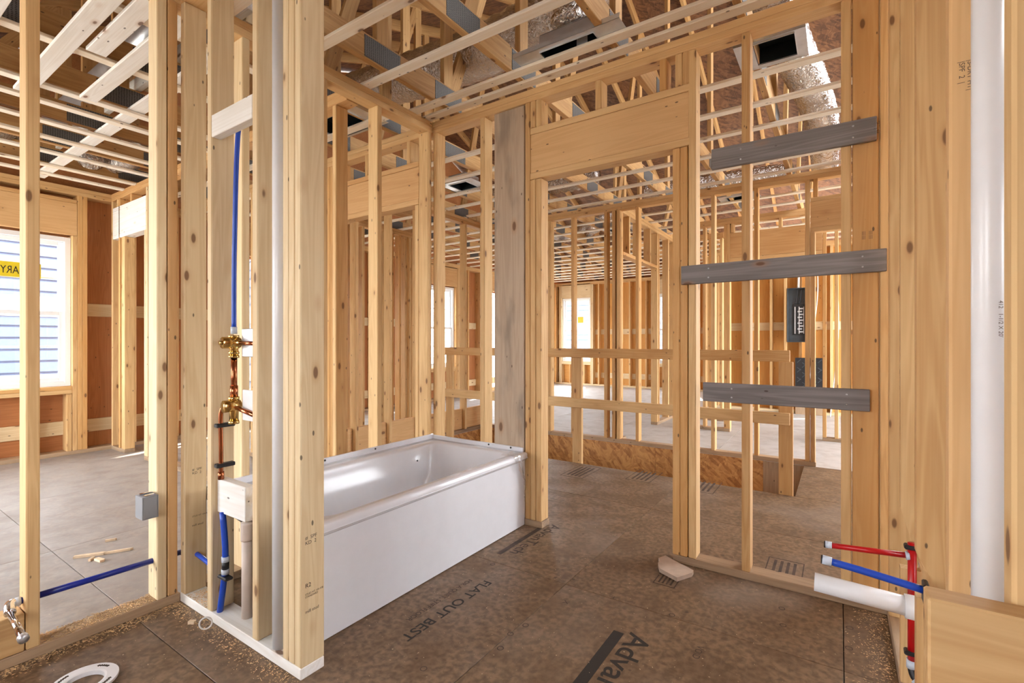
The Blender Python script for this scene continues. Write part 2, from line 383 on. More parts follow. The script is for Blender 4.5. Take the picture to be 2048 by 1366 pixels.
# ---------------------------------------------------------------- wall_wet: plumbing wall at the near end of the tub (face Y = .94)
YW = .94
ww = structure('wall_wet', 'short two by four plumbing wall at the near tub end')
plates_x(ww, XL, -1.474, YW, bmat=WHITEB)
for px, mt in ((361, PALE), (414, PALE), (504, PALE), (565, PALE), (576.5, PALE), (589, PALE)): stud_y(ww, px, YW, mat=mt)
xb = SX(414, YW) + SW + .0005; xc = SX(504, YW)
box('blocking', WHITEB, ww, xb, xc, YW, YW + SW, 1.936, 2.024)
box('blocking', WHITEB, ww, xb, xb + .215, .962, 1.0, .434, .567)
box('blocking', PALE, ww, xb + .16, xc, 1.0, 1.028, .50, .54)
def stamp(parent, lines, loc, rot, size=.016, mat=INK, sx=1.0):
    return text('\n'.join(lines), size, loc, rot, mat, parent, 'grade_stamp', sx)
xe = -1.474 + .0006
RX = (math.pi / 2, 0, math.pi / 2)
st_end = [o for o in ww.children if o.name.startswith('stud')][-1]
for z, s, sz in ((.46, '#  SPF\nKD  2', .017), (.30, 'R2', .02), (.275, 'STUD HT 104 5/8\nSTANDARD', .009), (.215, 'mill stud', .015)): stamp(st_end, [s], (SX(589, YW) + SW + .0006, YW + .015, z), RX, sz)
st_a = [o for o in ww.children if o.name.startswith('stud')][0]
for z, s, sz in ((.56, '#  SPF\nKD  2', .015), (.36, 'STUD HT 104 5/8', .009), (.32, 'mill stud', .013)): stamp(st_a, [s], (SX(361, YW) + SW + .0006, YW + .03, z), RX, sz)

# ---------------------------------------------------------------- wall_back: door wall at the far end of the tub (face Y = 2.51)
YR = 2.51
wr = structure('wall_back', 'open stud wall with door header at the far tub end')
plates_x(wr, -6.3, .249, YR, bottom=((-6.3, -3.48), (-2.50, -1.477), (-.707, .249)))
stud_y(wr, 866, YR, X=-2.358); stud_y(wr, 960, YR)
x = SX(989, YR); box('backing_plank', GREYP, wr, x, SX(1049, YR) - .002, YR - .002, YR + .036, .04, 2.566)
stud_y(wr, 1050, YR); stud_y(wr, 1060.5, YR, z1=2.10); stud_y(wr, 1071.5, YR, z1=2.10)
stud_y(wr, 1060.5, YR, z0=2.412, name='cripple_stud'); stud_y(wr, 1071.5, YR, z0=2.412, name='cripple_stud')
hx0, hx1 = SX(1060.5, YR), SX(1380, YR)
box('header_plate', PLATE, wr, hx0, hx1, YR, YR + SD, 2.102, 2.140); box('header_plate', PLATE, wr, hx0, hx1, YR, YR + SD, 2.374, 2.411)
box('header', HEAD, wr, hx0, hx1, YR + .004, YR + .042, 2.141, 2.373); box('header', HEAD, wr, hx0, hx1, YR + .046, YR + SD, 2.141, 2.373)
stud_y(wr, 1318.5, YR, z0=2.412, name='cripple_stud'); stud_y(wr, 1190 , YR, z0=2.412, name='cripple_stud')
stud_y(wr, 1350, YR, z0=2.412, name='cripple_stud'); stud_y(wr, 1365, YR, z0=2.412, name='cripple_stud')
stud_y(wr, 1345, YR, z1=2.10); stud_y(wr, 1360, YR, z1=2.10); stud_y(wr, 1380.5, YR, X=-.629)
stud_y(wr, 1483, YR)
stud_y(wr, 1682, YR); box('stud', STUD, wr, .0435, .1325, YR + .008, YR + .046, ZB, ZP1); stud_y(wr, 1759, YR, X=.136, wd=.03)
# doorway of the same wall beyond the tub wall
hx0, hx1 = -3.48, -2.50
box('header_plate', PLATE, wr, hx0, hx1, YR, YR + SD, 2.102, 2.140); box('header_plate', PLATE, wr, hx0, hx1, YR, YR + SD, 2.374, 2.411)
box('header', HEAD, wr, hx0, hx1, YR + .004, YR + .042, 2.141, 2.373); box('header', HEAD, wr, hx0, hx1, YR + .046, YR + SD, 2.141, 2.373)
for x in (-3.52, -3.56): stud_y(wr, 0, YR, X=x)
stud_y(wr, 0, YR, X=-3.48, z1=2.10); stud_y(wr, 0, YR, X=-2.537, z1=2.10)
for x in (-3.40, -3.08, -2.62): stud_y(wr, 0, YR, X=x, z0=2.412, name='cripple_stud')
for x in (-3.95, -4.36, -4.77, -5.17, -5.58, -5.98): stud_y(wr, 0, YR, X=x)

# ---------------------------------------------------------------- wall_right (face X = .16, seen at a grazing angle)
XR = .16
wrt = structure('wall_right', 'stud wall close on the right carrying vanity plumbing')
plates_y(wrt, XR, .0, 2.509, back=1)
stud_x(wrt, 0, XR, Y=2.42, back=1); stud_x(wrt, 0, XR, Y=1.145, back=1, mat=HEAD); stud_x(wrt, 0, XR, Y=.765, back=1)
def notched(Y, z0, z1, mat):
    zm = (z0 + z1) / 2
    prism('stud', mat, wrt, [(XR, ZB), (XR + SD, ZB), (XR + SD, ZP1), (XR, ZP1), (XR, z1), (XR + .050, z0 + .012), (XR + .050, z0), (XR, z0)], 'y', Y, Y + SW, True)
notched(1.975, .40, .59, STUD); notched(1.59, .475, .585, STUD)
box('blocking', STUD, wrt, .083, .62, .724, .762, .50, .828)
stamp(wr, ['OSL FRAMING\nHEM FIR SPF\nSTUD KD 19'], (.063, YR + .0074, 2.02), (math.pi / 2, 0, 0), .018, STAMP)
stamp(wr, ['|||  |||\n|||  |||'], (.075, YR + .0074, 1.57), (math.pi / 2, 0, 0), .018, STAMP)
for dx in (.024, .052): stamp(wrt, ['|S-DRY HT|\n|SPF  2  |'], (XR + dx, 1.1445, 1.61), (math.pi / 2, math.pi / 2, 0), .011, STAMP)

# ---------------------------------------------------------------- wall_stair (left side of the stair, face X = -3.84)
XK = -3.84
wk = structure('wall_stair_left', 'stud wall with low kick board along the left of the stair opening')
plates_y(wk, XK, 2.6, 5.12)
for y in (2.62, 3.02, 3.445, 3.85, 4.26, 4.66, 5.07): stud_x(wk, 0, XK, Y=y)
for a, b in ((2.66, 3.018), (3.06, 3.443), (3.485, 3.848), (3.89, 4.258), (4.30, 4.658), (4.70, 5.068)): box('kick_board', HEAD, wk, XK - SD, XK - .045, a, b, .039, .285)

# ---------------------------------------------------------------- wall_stair_far (face Y = 5.12)
YS = 5.12
ws = structure('wall_stair_far', 'stud wall on the far side of the stair opening')
plates_x(ws, -3.93, 1.2, YS, bottom=((-3.93, -.178),))
for px in (1096, 1142, 1208, 1224, 1233, 1271, 1422, 1508): stud_y(ws, px, YS)
for x in (-3.4, -3.0): stud_y(ws, 0, YS, X=x)
stud_y(ws, 1610, YS, X=-.262); stud_y(ws, 0, YS, X=-.22, z1=2.10)
box('header_plate', PLATE, ws, -.22, .75, YS, YS + SD, 2.102, 2.14); box('header_plate', PLATE, ws, -.22, .75, YS, YS + SD, 2.374, 2.411)
box('header', HEAD, ws, -.22, .75, YS, YS + .04, 2.141, 2.373); stud_y(ws, 0, YS, X=.75); stud_y(ws, 0, YS, X=-.20, z0=2.412, name='cripple_stud'); stud_y(ws, 0, YS, X=.2, z0=2.412, name='cripple_stud')
# short return wall with a high opening behind it (along Y)
wt = structure('wall_hall_return', 'stud wall with a doorway running away from the stair')
XT = -2.03
plates_y(wt, XT, 5.21, 7.3, bottom=((5.21, 5.35), (6.5, 7.3)))
for y in (5.22, 6.50, 6.56, 7.0, 7.26): stud_x(wt, 0, XT, Y=y)
for y in (5.45, 5.8, 6.2): stud_x(wt, 0, XT, Y=y, z0=2.14, name='cripple_stud')
box('header_plate', PLATE, wt, XT - SD, XT, 5.26, 6.50, 2.10, 2.138)

# ---------------------------------------------------------------- wall_hall_far (Y = 6.5) and second one at 7.3
wu = structure('wall_hall_far', 'far partition with a wide headed opening before the electrical panel')
YU = 6.5
plates_x(wu, -1.75, 1.6, YU, bottom=((-1.75, -1.13), (-.163, 1.6)))
for x in (-1.72, -1.45, -1.20, -1.165, -.163, -.05, .4, .8): stud_y(wu, 0, YU, X=x)
box('header', HEAD, wu, -1.127, -.165, YU, YU + .04, 2.15, 2.46); box('header_plate', PLATE, wu, -1.127, -.165, YU, YU + SD, 2.11, 2.148)
for x in (-1.12, -1.0, -.6, -.25): stud_y(wu, 0, YU, X=x, z0=2.462, name='cripple_stud')
wv = structure('wall_family', 'distant partition of open studs before the far windows')
YV = 7.3
plates_x(wv, -2.1, -1.35, YV)
for x in (-2.10, -1.94, -1.72, -1.55, -1.40): stud_y(wv, 0, YV, X=x)

# ---------------------------------------------------------------- outer walls with sheathing
def outer_y(name, label, Y, x0, x1, wins, d=.14, step=.406):
    """outer wall along X at Y, wins = (x0, x1, z0, z1)"""
    p = structure(name, label)
    box('top_plate', PLATE, p, x0, x1, Y, Y + d, ZP1, ZP2); box('top_plate', PLATE, p, x0, x1, Y, Y + d, ZP2 + .001, ZT); box('bottom_plate', PALE, p, x0, x1, Y, Y + d, 0, ZB)
    x = x0
    while x < x1 - SW:
        inw = [q for q in wins if q[0] - .11 < x + SW and x < q[1] + .11]
        if not inw: box('stud', STUD, p, x, x + SW, Y, Y + d, ZB, ZP1)
        else:
            q = inw[0]
            if q[0] < x < q[1] - SW:
                box('cripple_stud', STUD, p, x, x + SW, Y, Y + d, ZB, q[2] - .08); box('cripple_stud', STUD, p, x, x + SW, Y, Y + d, q[3] + .37, ZP1)
        x += step
    edges = [x0] + [e for q in wins for e in (q[0], q[1])] + [x1]
    for a, b, c, e in wins:
        for k in (1, 2):
            box('stud', PALE, p, a - k * .039, a - k * .039 + SW, Y, Y + d, ZB, ZP1); box('stud', PALE, p, b + (k - 1) * .039 + .001, b + k * .039, Y, Y + d, ZB, ZP1)
        box('sill_plate', PALE, p, a, b, Y, Y + d, c - .077, c - .039); box('sill_plate', PALE, p, a, b, Y, Y + d, c - .038, c - .001)
        box('header', PALE, p, a, b, Y, Y + .045, e + .01, e + .33); box('header_plate', PALE, p, a, b, Y, Y + d, e + .331, e + .368)
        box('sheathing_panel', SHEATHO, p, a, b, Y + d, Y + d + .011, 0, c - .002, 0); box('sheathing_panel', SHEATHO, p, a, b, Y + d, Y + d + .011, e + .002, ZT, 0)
    for i in range(0, len(edges), 2):
        a, b = edges[i], edges[i + 1]; n = max(1, round((b - a) / 1.22))
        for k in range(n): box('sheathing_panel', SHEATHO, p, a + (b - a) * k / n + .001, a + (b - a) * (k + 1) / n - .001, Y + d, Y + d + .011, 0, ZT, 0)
        for z in (.20, 1.30): box('flat_brace', PALE, p, a + .02, b - .02, Y + d - .022, Y + d - .002, z, z + .13)
    return p
def outer_x(name, label, X, y0, y1, wins, d=.14, step=.406):
    """outer wall along Y at X (outside towards -X), wins = (y0, y1, z0, z1)"""
    p = structure(name, label)
    box('top_plate', PLATE, p, X - d, X, y0, y1, ZP1, ZP2); box('top_plate', PLATE, p, X - d, X, y0, y1, ZP2 + .001, ZT); box('bottom_plate', DIRTY, p, X - d, X, y0, y1, 0, ZB)
    y = y0
    while y < y1 - SW:
        inw = [q for q in wins if q[0] - .13 < y + SW and y < q[1] + .13]
        if not inw: box('stud', STUD, p, X - d, X, y, y + SW, ZB, ZP1)
        else:
            q = inw[0]
            if q[0] < y < q[1] - SW:
                box('cripple_stud', STUD, p, X - d, X, y, y + SW, ZB, q[2] - .08); box('cripple_stud', STUD, p, X - d, X, y, y + SW, q[3] + .38, ZP1)
        y += step
    edges = [y0] + [e for q in wins for e in (q[0], q[1])] + [y1]
    for a, b, c, e in wins:
        for k in (1, 2, 3):
            z1 = e + .02 if k == 1 else ZP1
            box('stud', STUD, p, X - d, X, a - k * .039, a - k * .039 + SW, ZB, z1); box('stud', STUD, p, X - d, X, b + (k - 1) * .039 + .001, b + k * .039, ZB, z1)
        box('cripple_stud', STUD, p, X - d, X, b - .04, b - .002, ZB, c - .08)
        box('sill_plate', STUD, p, X - d, X, a, b, c - .077, c - .039); box('sill_plate', STUD, p, X - d, X, a, b, c - .038, c - .001)
        box('header', HEAD, p, X - .045, X, a - .038, b + .038, e + .022, e + .34); box('header_plate', PLATE, p, X - d, X, a - .038, b + .038, e + .341, e + .378)
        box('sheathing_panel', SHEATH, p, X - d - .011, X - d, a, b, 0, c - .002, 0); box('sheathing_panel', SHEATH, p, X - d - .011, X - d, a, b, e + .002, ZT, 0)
        box('flat_brace', PALE, p, X - d + .002, X - d + .022, a, b, .19, .325)
    for i in range(0, len(edges), 2):
        a, b = edges[i], edges[i + 1]; n = max(1, round((b - a) / 1.22))
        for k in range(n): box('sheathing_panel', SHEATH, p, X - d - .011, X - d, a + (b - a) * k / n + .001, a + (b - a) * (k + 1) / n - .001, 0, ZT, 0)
        for z in (.19, 1.38): box('flat_brace', PALE, p, X - d + .002, X - d + .022, a + .02, b - .02, z, z + .13)
    return p
XO = -6.3
WB = (.62, 1.56, .68, 2.15); WC = (6.55, 7.36, .62, 2.18)
wo = outer_x('wall_bedroom_outer', 'outer bedroom wall of studs and reddish plywood around the window', XO, -1.6, 11.5, [WB, (3.2, 4.35, .5, 2.2), WC, (8.55, 10.7, .12, 2.2)])  # the unnamed openings are added out of view to bring daylight inside
YO = 11.4
WF = (-6.22, -5.30, .60, 2.25); WG = (-3.6, -2.7, .60, 2.25)
wf = outer_y('wall_far_outer', 'far outer wall of pale studs around the distant window', YO, -6.29, -1.9, [(-6.1, -5.28, .60, 2.25), WG])
YE = 8.8
we = outer_y('wall_panel_outer', 'far orange plywood outer wall behind the electrical panel', YE, -1.75, 2.4, [])
box('sheathing_panel', SHEATHO, we, -1.80, -1.785, YE, YO, 0, ZT, 0)
for k in range(7): y = YE + .02 + .406 * k; box('stud', STUD, we, -1.94, -1.802, y, y + .038, 0, ZP1)

# unseen walls added to limit the daylight; their openings let some in
wb = structure('wall_behind', 'unseen plywood wall behind the viewpoint with two openings added for daylight')
for a, b, c, e in ((-6.45, -6.0, 0, ZT), (-6.0, -3.2, 0, .4), (-6.0, -3.2, 2.4, ZT), (-3.2, -1.4, 0, ZT), (-1.4, -.5, 0, .8), (-1.4, -.5, 2.1, ZT), (-.5, 2.6, 0, ZT)): box('sheathing_panel', SHEATH, wb, a, b, -1.62, -1.6, c, e, 0)
wq = structure('wall_far_right', 'unseen plywood wall added beyond the right side rooms to hold back daylight')
for a, b, c, e in ((-1.6, .6, 0, ZT), (.6, 1.4, 0, 1.1), (.6, 1.4, 2.0, ZT), (1.4, 3.4, 0, ZT), (3.4, 5.2, 0, ZT)): box('sheathing_panel', SHEATH, wq, 2.6, 2.62, a, b, c, e, 0)

# windows
def window(name, axis, P, a, b, z0, z1, label, cols=2):
    """double hung vinyl window in a wall; axis 'x': wall along Y at X = P; 'y': wall along X at Y = P"""
    p = structure(name, label, cat='window')
    def bx(nm, mt, u0, u1, d0, d1, za, zb, par=p):
        if axis == 'x': return box(nm, mt, par, P - d1, P - d0, u0, u1, za, zb, .002)
        return box(nm, mt, par, u0, u1, P + d0, P + d1, za, zb, .002)
    f = .045
    bx('window_frame', VINYL, a, a + f, .05, .13, z0, z1); bx('window_frame', VINYL, b - f, b, .05, .13, z0, z1)
    bx('window_frame', VINYL, a + f, b - f, .05, .13, z1 - f, z1); bx('window_frame', VINYL, a + f, b - f, .05, .13, z0, z0 + f)
    zm = (z0 + z1) / 2 - .02
    for nm, q0, q1, dd in (('lower_sash', z0 + f, zm + .02, .065), ('upper_sash', zm - .02, z1 - f, .095)):
        s = .04
        fr = bx(nm, VINYL, a + f, a + f + s, dd, dd + .028, q0, q1); bx('sash_stile', VINYL, b - f - s, b - f, dd, dd + .028, q0, q1, fr)
        bx('sash_rail', VINYL, a + f + s, b - f - s, dd, dd + .028, q0, q0 + s, fr); bx('sash_rail', VINYL, a + f + s, b - f - s, dd, dd + .028, q1 - s, q1, fr)
        bx('glass_pane', GLASS, a + f + s, b - f - s, dd + .012, dd + .016, q0 + s, q1 - s, fr)
        bx('muntin', VINYL, a + f + s, b - f - s, dd + .006, dd + .022, (q0 + q1) / 2 - .008, (q0 + q1) / 2 + .008, fr)
        for k in range(1, cols):
            u = a + f + s + (b - a - 2 * f - 2 * s) * k / cols
            bx('muntin', VINYL, u - .008, u + .008, dd + .006, dd + .022, q0 + s, q1 - s, fr)
    return p, bx
w1, bx = window('window_1', 'x', XO, *WB, 'white double hung window with yellow sticker in the left bedroom', 3)
bx('sticker', YEL, .98, 1.345, .058, .060, 1.72, 1.86)
text('PRIMARY', .10, (XO - .0572, 1.335, 1.752), (math.pi / 2, 0, math.pi / 2), INK, w1, 'sticker_lettering', -.66)
w2, bx2 = window('window_2', 'x', XO, *WC, 'white double hung window in the room beyond the stair', 2)
w3, bx3 = window('window_3', 'y', YO, -6.1, -5.28, .60, 2.25, 'distant white double hung window with small yellow sticker', 2)
bx3('sticker', YEL, -5.66, -5.50, .058, .06, 1.60, 1.76)
w4, bx4 = window('window_4', 'y', YO, *WG, 'bright narrow window seen between the far studs', 2)

# ---------------------------------------------------------------- closet wall in the bedroom (face Y = 1.87)
YC = 1.87
wc = structure('wall_closet', 'closet wall with header coloured as if sunlit across the left bedroom')
plates_x(wc, XO, -2.46, YC, bottom=((XO, -5.94), (-5.46, -2.46)))
stud_y(wc, 0, YC, X=-6.298); stud_y(wc, 0, YC, X=-6.02, z1=2.175); stud_y(wc, 0, YC, X=-5.98, z1=2.175); stud_y(wc, 0, YC, X=-6.10)
box('header', WHITEB, wc, -6.258, -5.42, YC, YC + .04, 2.215, 2.46); box('header_plate', WHITEB, wc, -6.258, -5.42, YC, YC + SD, 2.176, 2.214)  # strong daylight on the header is painted in as whitened wood
box('header_plate', WHITEB, wc, -6.258, -5.42, YC, YC + SD, 2.461, 2.498)
for x in (-5.46,): stud_y(wc, 0, YC, X=x, z1=2.175, mat=PALE)
stud_y(wc, 0, YC, X=-5.418, mat=PALE)
for x in (-6.15, -5.8): stud_y(wc, 0, YC, X=x, z0=2.50, name='cripple_stud')
for x in (-5.0, -4.6, -4.2, -3.8, -3.4, -3.0, -2.6): stud_y(wc, 0, YC, X=x)
wn = structure('wall_closet_back', 'row of closely set studs beyond the far doorway')
XN = -5.0
plates_y(wn, XN, 3.0, 5.06)
y = 3.02
while y < 5.02: stud_x(wn, 0, XN, Y=y); y += R.choice((.0385, .11, .17, .13))

# ---------------------------------------------------------------- guard rail round the stair opening
gr = thing('guard_rail', (-1.2, HY0, 0), 'temporary two by four guard rail in front of the stair opening', 'guard rail')
YG = HY0 - .038
box('rail', STUD, gr, -3.66, -.30, YG - .002, YG + .036, .973, 1.056); box('rail', STUD, gr, -3.66, -.30, YG - .002, YG + .036, .514, .60)
for px in (1141, 1556): x = SX(px, YG); box('post', STUD, gr, x, x + .092, YG + .037, YG + .075, -.25, 1.02 if px < 1500 else .97)
x = -3.62; box('post', STUD, gr, x, x + .089, YG + .037, YG + .075, -.25, 1.0)

# ---------------------------------------------------------------- three weathered boards nailed across the right wall section
for (x0, x1, z0, z1, tilt, lab) in ((-.516, .125, 1.949, 2.047, -.004, 'short weathered grey board, topmost of three nailed across the studs'),
                                  (-.659, .158, 1.405, 1.498, .004, 'longest and darkest weathered board, middle of three across the studs'),
                                  (-.555, .103, .830, .921, .0, 'weathered grey board with screws, lowest of three across the studs')):
    o = thing('scrap_board', (x0, YR - .02, z0), lab, 'board', 'weathered boards across the studs')
    b = box('board', GREY, o, x0, x1, YR - .0225, YR - .001, z0, z1); b.rotation_euler.rotate_axis('Z', tilt)
    for xx in (x0 + .13, x1 - .08):
        for zz in (z0 + .025, z1 - .025): tube('screw', GALV, o, [(xx, YR - .0245, zz), (xx, YR - .015, zz)], .004, 8)

# ---------------------------------------------------------------- ceiling: furring strips, trusses; roof deck
ceil = structure('ceiling', 'open truss ceiling with pale furring strips', cat='ceiling')
def strip_x(Y, x0, x1, z=ZT, wd=.064): box('furring_strip', STRIP, ceil, x0, x1, Y - wd / 2, Y + wd / 2, z + .001, z + .0185)
def strip_y(X, y0, y1, z=2.632, wd=.064): box('furring_strip', STRIP, ceil, X - wd / 2, X + wd / 2, y0, y1, z, z + .018)
for y in (.33, .735, 1.14, 1.545, 1.94, 2.335, 2.46): strip_x(y, XL - .04, XR + .6)
for y in (2.68, 3.12, 3.51, 3.90, 4.28, 4.66, 5.03): strip_x(y, -3.80, 1.5)
for y in (2.75, 3.12, 3.5, 3.9, 4.3, 4.7, 5.03): strip_x(y, XO, -3.86)
y = 5.42
while y < 11.3: strip_x(y, XO, 1.5 if y < 8.7 else -1.9); y += .40
for x in (-2.73, -3.30, -3.92, -4.18, -4.55, -4.89, -5.26, -5.66, -5.96): strip_y(x, -1.5, YC - .002)
for y in (2.02, 2.28): strip_x(y, XO, -2.46)
for y, x0, x1 in ((.50, -4.9, -2.5), (.776, -4.05, -2.48), (.886, -3.20, -2.48), (1.03, -3.86, -2.48)): box('cross_board', WHITEB, ceil, x0, x1, y - .042, y + .042, 2.612, 2.6305)  # skylight on the board undersides is put into their whitish colour
YA, YM, YZ = -1.2, 5.4, 11.62
def zr(y): return 2.98 + .40 * (y - YA) if y <= YM else 2.98 + .40 * (YZ + .1 - y) * (YM - YA) / (YZ + .1 - YM)
ZC = 2.671
trx = [-6.0 + .595 * k for k in range(13)]
trx = [-2.17 + .593 * k for k in range(-6, 6)]
NODES = [-.6, .5, 1.22, 1.88, 2.44, 3.2, 3.95, 4.7, 5.4, 6.2, 7.2, 8.3, 9.4, 10.5, 11.4]
for q, x in enumerate(trx):
    c1 = box('bottom_chord', TRUSS, ceil, x - .019, x + .019, YA, 5.0, ZC, ZC + .14)
    c2 = box('bottom_chord', TRUSS, ceil, x - .019, x + .019, 5.003, YZ, ZC, ZC + .14)
    stick('top_chord', TRUSS, c1, (x, YA, zr(YA) - .11), (x, YM, zr(YM) - .11), .12, .037)
    stick('top_chord', TRUSS, c2, (x, YM, zr(YM) - .11), (x, YZ, zr(YZ) - .11), .12, .037)
    for k, y in enumerate(NODES):
        c = c1 if y < 5.0 else c2
        zt = zr(y) - .17
        if zt - ZC > .35 and (y < 2.6 or (k + q) % 3 == 0) and not (k % 2 == 1 and (q % 2)): stick('web', TRUSS, c, (x, y, ZC + .13), (x, y, zt), .089, .036, up=(0, 1, 0))
        if k + 1 < len(NODES) and k % 2 == q % 2 and (y < 2.2 or q % 3 == 0):
            y2 = NODES[k + 1]
            stick('web', TRUSS, c, (x + .0005, y + .05, ZC + .12), (x + .0005, y2 - .04, zr(y2) - .2), .089, .034, up=(0, 1, 0))
        for s in ((-1, 1) if k % 2 else (1,)):
            box('nail_plate', NPL, c, x + s * .019, x + s * .0215, y - .13, y + .13, ZC + .008, ZC + .128, 0)
# girder truss crossing the bedroom
g1 = box('bottom_chord', WHITEB, ceil, -6.2, -2.5, 1.25, 1.338, 2.652, 2.6695)
box('strongback', WHITEB, ceil, -6.2, -2.5, 1.30, 1.335, ZC + .145, ZC + .23)
for k in range(9): x = -6.0 + .42 * k; stick('web', PALE, g1, (x, 1.36, ZC + .15), (x + .15, 1.36, ZC + .75), .089, .036, up=(1, 0, 0))
gb = structure('wall_gable', 'plywood gable closing the attic on the left', cat='wall')
prism('sheathing_panel', SHEATH, gb, [(YA - .6, ZT), (YZ + .05, ZT), (YZ + .05, zr(YZ + .05) - .06), (YM, zr(YM) - .06), (YA - .6, zr(YA - .6) - .06)], 'x', -6.46, -6.45)
box('sheathing_panel', SHEATH, gb, 2.62, 2.63, YA - .2, YZ, ZT, 3.45, 0)  # unseen right gable, added and kept low to set the attic daylight
box('sheathing_panel', SHEATH, gb, -6.45, 2.6, YO + .141, YO + .152, ZT, 3.0, 0)
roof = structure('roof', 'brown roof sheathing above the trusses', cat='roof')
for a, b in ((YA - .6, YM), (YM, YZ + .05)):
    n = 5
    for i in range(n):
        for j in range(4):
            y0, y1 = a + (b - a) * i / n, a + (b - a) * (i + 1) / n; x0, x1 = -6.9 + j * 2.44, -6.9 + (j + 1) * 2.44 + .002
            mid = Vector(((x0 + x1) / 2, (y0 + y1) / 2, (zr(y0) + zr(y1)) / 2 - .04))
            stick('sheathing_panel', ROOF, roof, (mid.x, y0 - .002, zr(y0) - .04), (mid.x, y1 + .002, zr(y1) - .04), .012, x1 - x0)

# ---------------------------------------------------------------- ducts and register boots
def boot(paper, loc, lx, ly, ox, oy, ow, od, label):
    """galvanised ceiling plate with a rectangular opening: base corner loc, size lx by ly, opening at ox, oy of ow by od"""
    x, y, z = loc
    t = thing('register_boot', (x + ox + ow / 2, y + oy + od / 2, z), label, 'register boot', 'register boots between the ceiling strips')
    box('mounting_plate', GALV, t, x, x + ox, y, y + ly, z, z + .001, 0); box('mounting_plate', GALV, t, x + ox + ow, x + lx, y, y + ly, z, z + .001, 0)
    box('mounting_plate', GALV, t, x + ox, x + ox + ow, y, y + oy, z, z + .001, 0); box('mounting_plate', GALV, t, x + ox, x + ox + ow, y + oy + od, y + ly, z, z + .001, 0)
    a, b, c, d = x + ox, x + ox + ow, y + oy, y + oy + od
    for q in ((a - .002, a, c, d), (b, b + .002, c, d), (a, b, c - .002, c), (a, b, d, d + .002)): box('boot_wall', GALV, t, *q, z - .006, z + .085, 0)
    for q in ((a, a + .002, c, d), (b - .002, b, c, d), (a, b, c, c + .002), (a, b, d - .002, d)): box('boot_liner', DUCTB, t, *q, z + .001, z + .085, 0)
    box('boot_top', DUCTB, t, a, b, c, d, z + .085, z + .088, 0); box('boot_top', GALV, t, a, b, c, d, z + .0885, z + .091, 0)
    box('plate_flange', GALV, t, x, x + lx, y, y + .002, z, z + .025, 0)
    if paper: box('label', PAPER, t, a + ow * .55, a + ow * .75, d - .006, d - .003, z + .012, z + .06, 0)
    return t
boot(1, (-1.49, 2.215, 2.6698), .615, .16, .155, .03, .31, .105, 'galvanised register boot hung in the bathroom ceiling above the tub end')
boot(0, (-.47, 2.79, 2.6698), .33, .29, .09, .02, .19, .22, 'galvanised register boot in the hall ceiling beyond the right wall')
boot(0, (-3.20, 2.05, 2.6698), .55, .32, .05, .03, .40, .26, 'dark open register boot beyond the tub back wall')
boot(0, (-2.75, 6.3, 2.6698), .45, .3, .08, .05, .28, .2, 'dark register boot over the room beyond the stair')
boot(0, (-3.30, 3.6, 2.6698), .4, .3, .08, .05, .22, .2, 'bright galvanised register boot over the stair hall')
boot(0, (-1.1, 5.6, 2.6698), .4, .3, .08, .05, .22, .2, 'dark register boot above the far partition')
def duct(pts, r, label, rib=.06, mat=FOIL, step=.035): return tag(tube('flex_duct', mat, None, pts, r, 18, rib, step), label, 'duct', 'foil ducts above the ceiling')
duct([(-3.6, 2.85, 3.35), (-2.6, 2.75, 3.2), (-1.9, 2.72, 3.16), (-1.3, 2.75, 3.30), (-.5, 2.7, 3.6)], .17, 'fat foil wrapped duct crossing above the tub alcove', .03, step=.06)
duct([(-1.18, 2.30, 2.775), (-1.18, 2.34, 2.98), (-1.25, 2.50, 3.06)], .10, 'short foil duct rising from the bathroom register boot')
duct([(-.32, 2.92, 2.90), (-.30, 3.05, 2.95), (-.25, 3.5, 2.95), (-.17, 4.1, 2.93), (-.12, 4.8, 2.90), (-.13, 5.9, 2.92)], .112, 'shiny ribbed foil duct running away above the hall at right')
duct([(-3.5, 4.86, 2.96), (-2.8, 4.88, 2.93), (-2.2, 4.95, 2.95)], .12, 'ribbed foil duct above the stair opening')
duct([(-4.3, 7.4, 2.95), (-3.5, 7.2, 2.93), (-2.8, 6.6, 2.95)], .14, 'foil duct above the room with the distant window')
duct([(-2.0, 5.9, 2.95), (-1.2, 6.0, 2.95), (-.5, 6.1, 2.95)], .12, 'foil duct above the far right partition')
duct([(-5.75, .05, 2.98), (-5.62, .45, 2.88), (-5.75, .9, 2.86), (-6.0, 1.15, 2.95)], .13, 'crumpled foil duct above the left edge of the bedroom')
duct([(-5.65, 1.52, 2.80), (-5.85, 1.62, 2.79), (-5.6, 1.78, 2.84), (-5.2, 1.82, 2.95)], .10, 'crumpled foil duct over the bedroom closet corner')
duct([(-5.3, 1.2, 2.92), (-2.6, 1.2, 2.92)], .075, 'smooth round metal duct above the bedroom strips', 0, GALV)

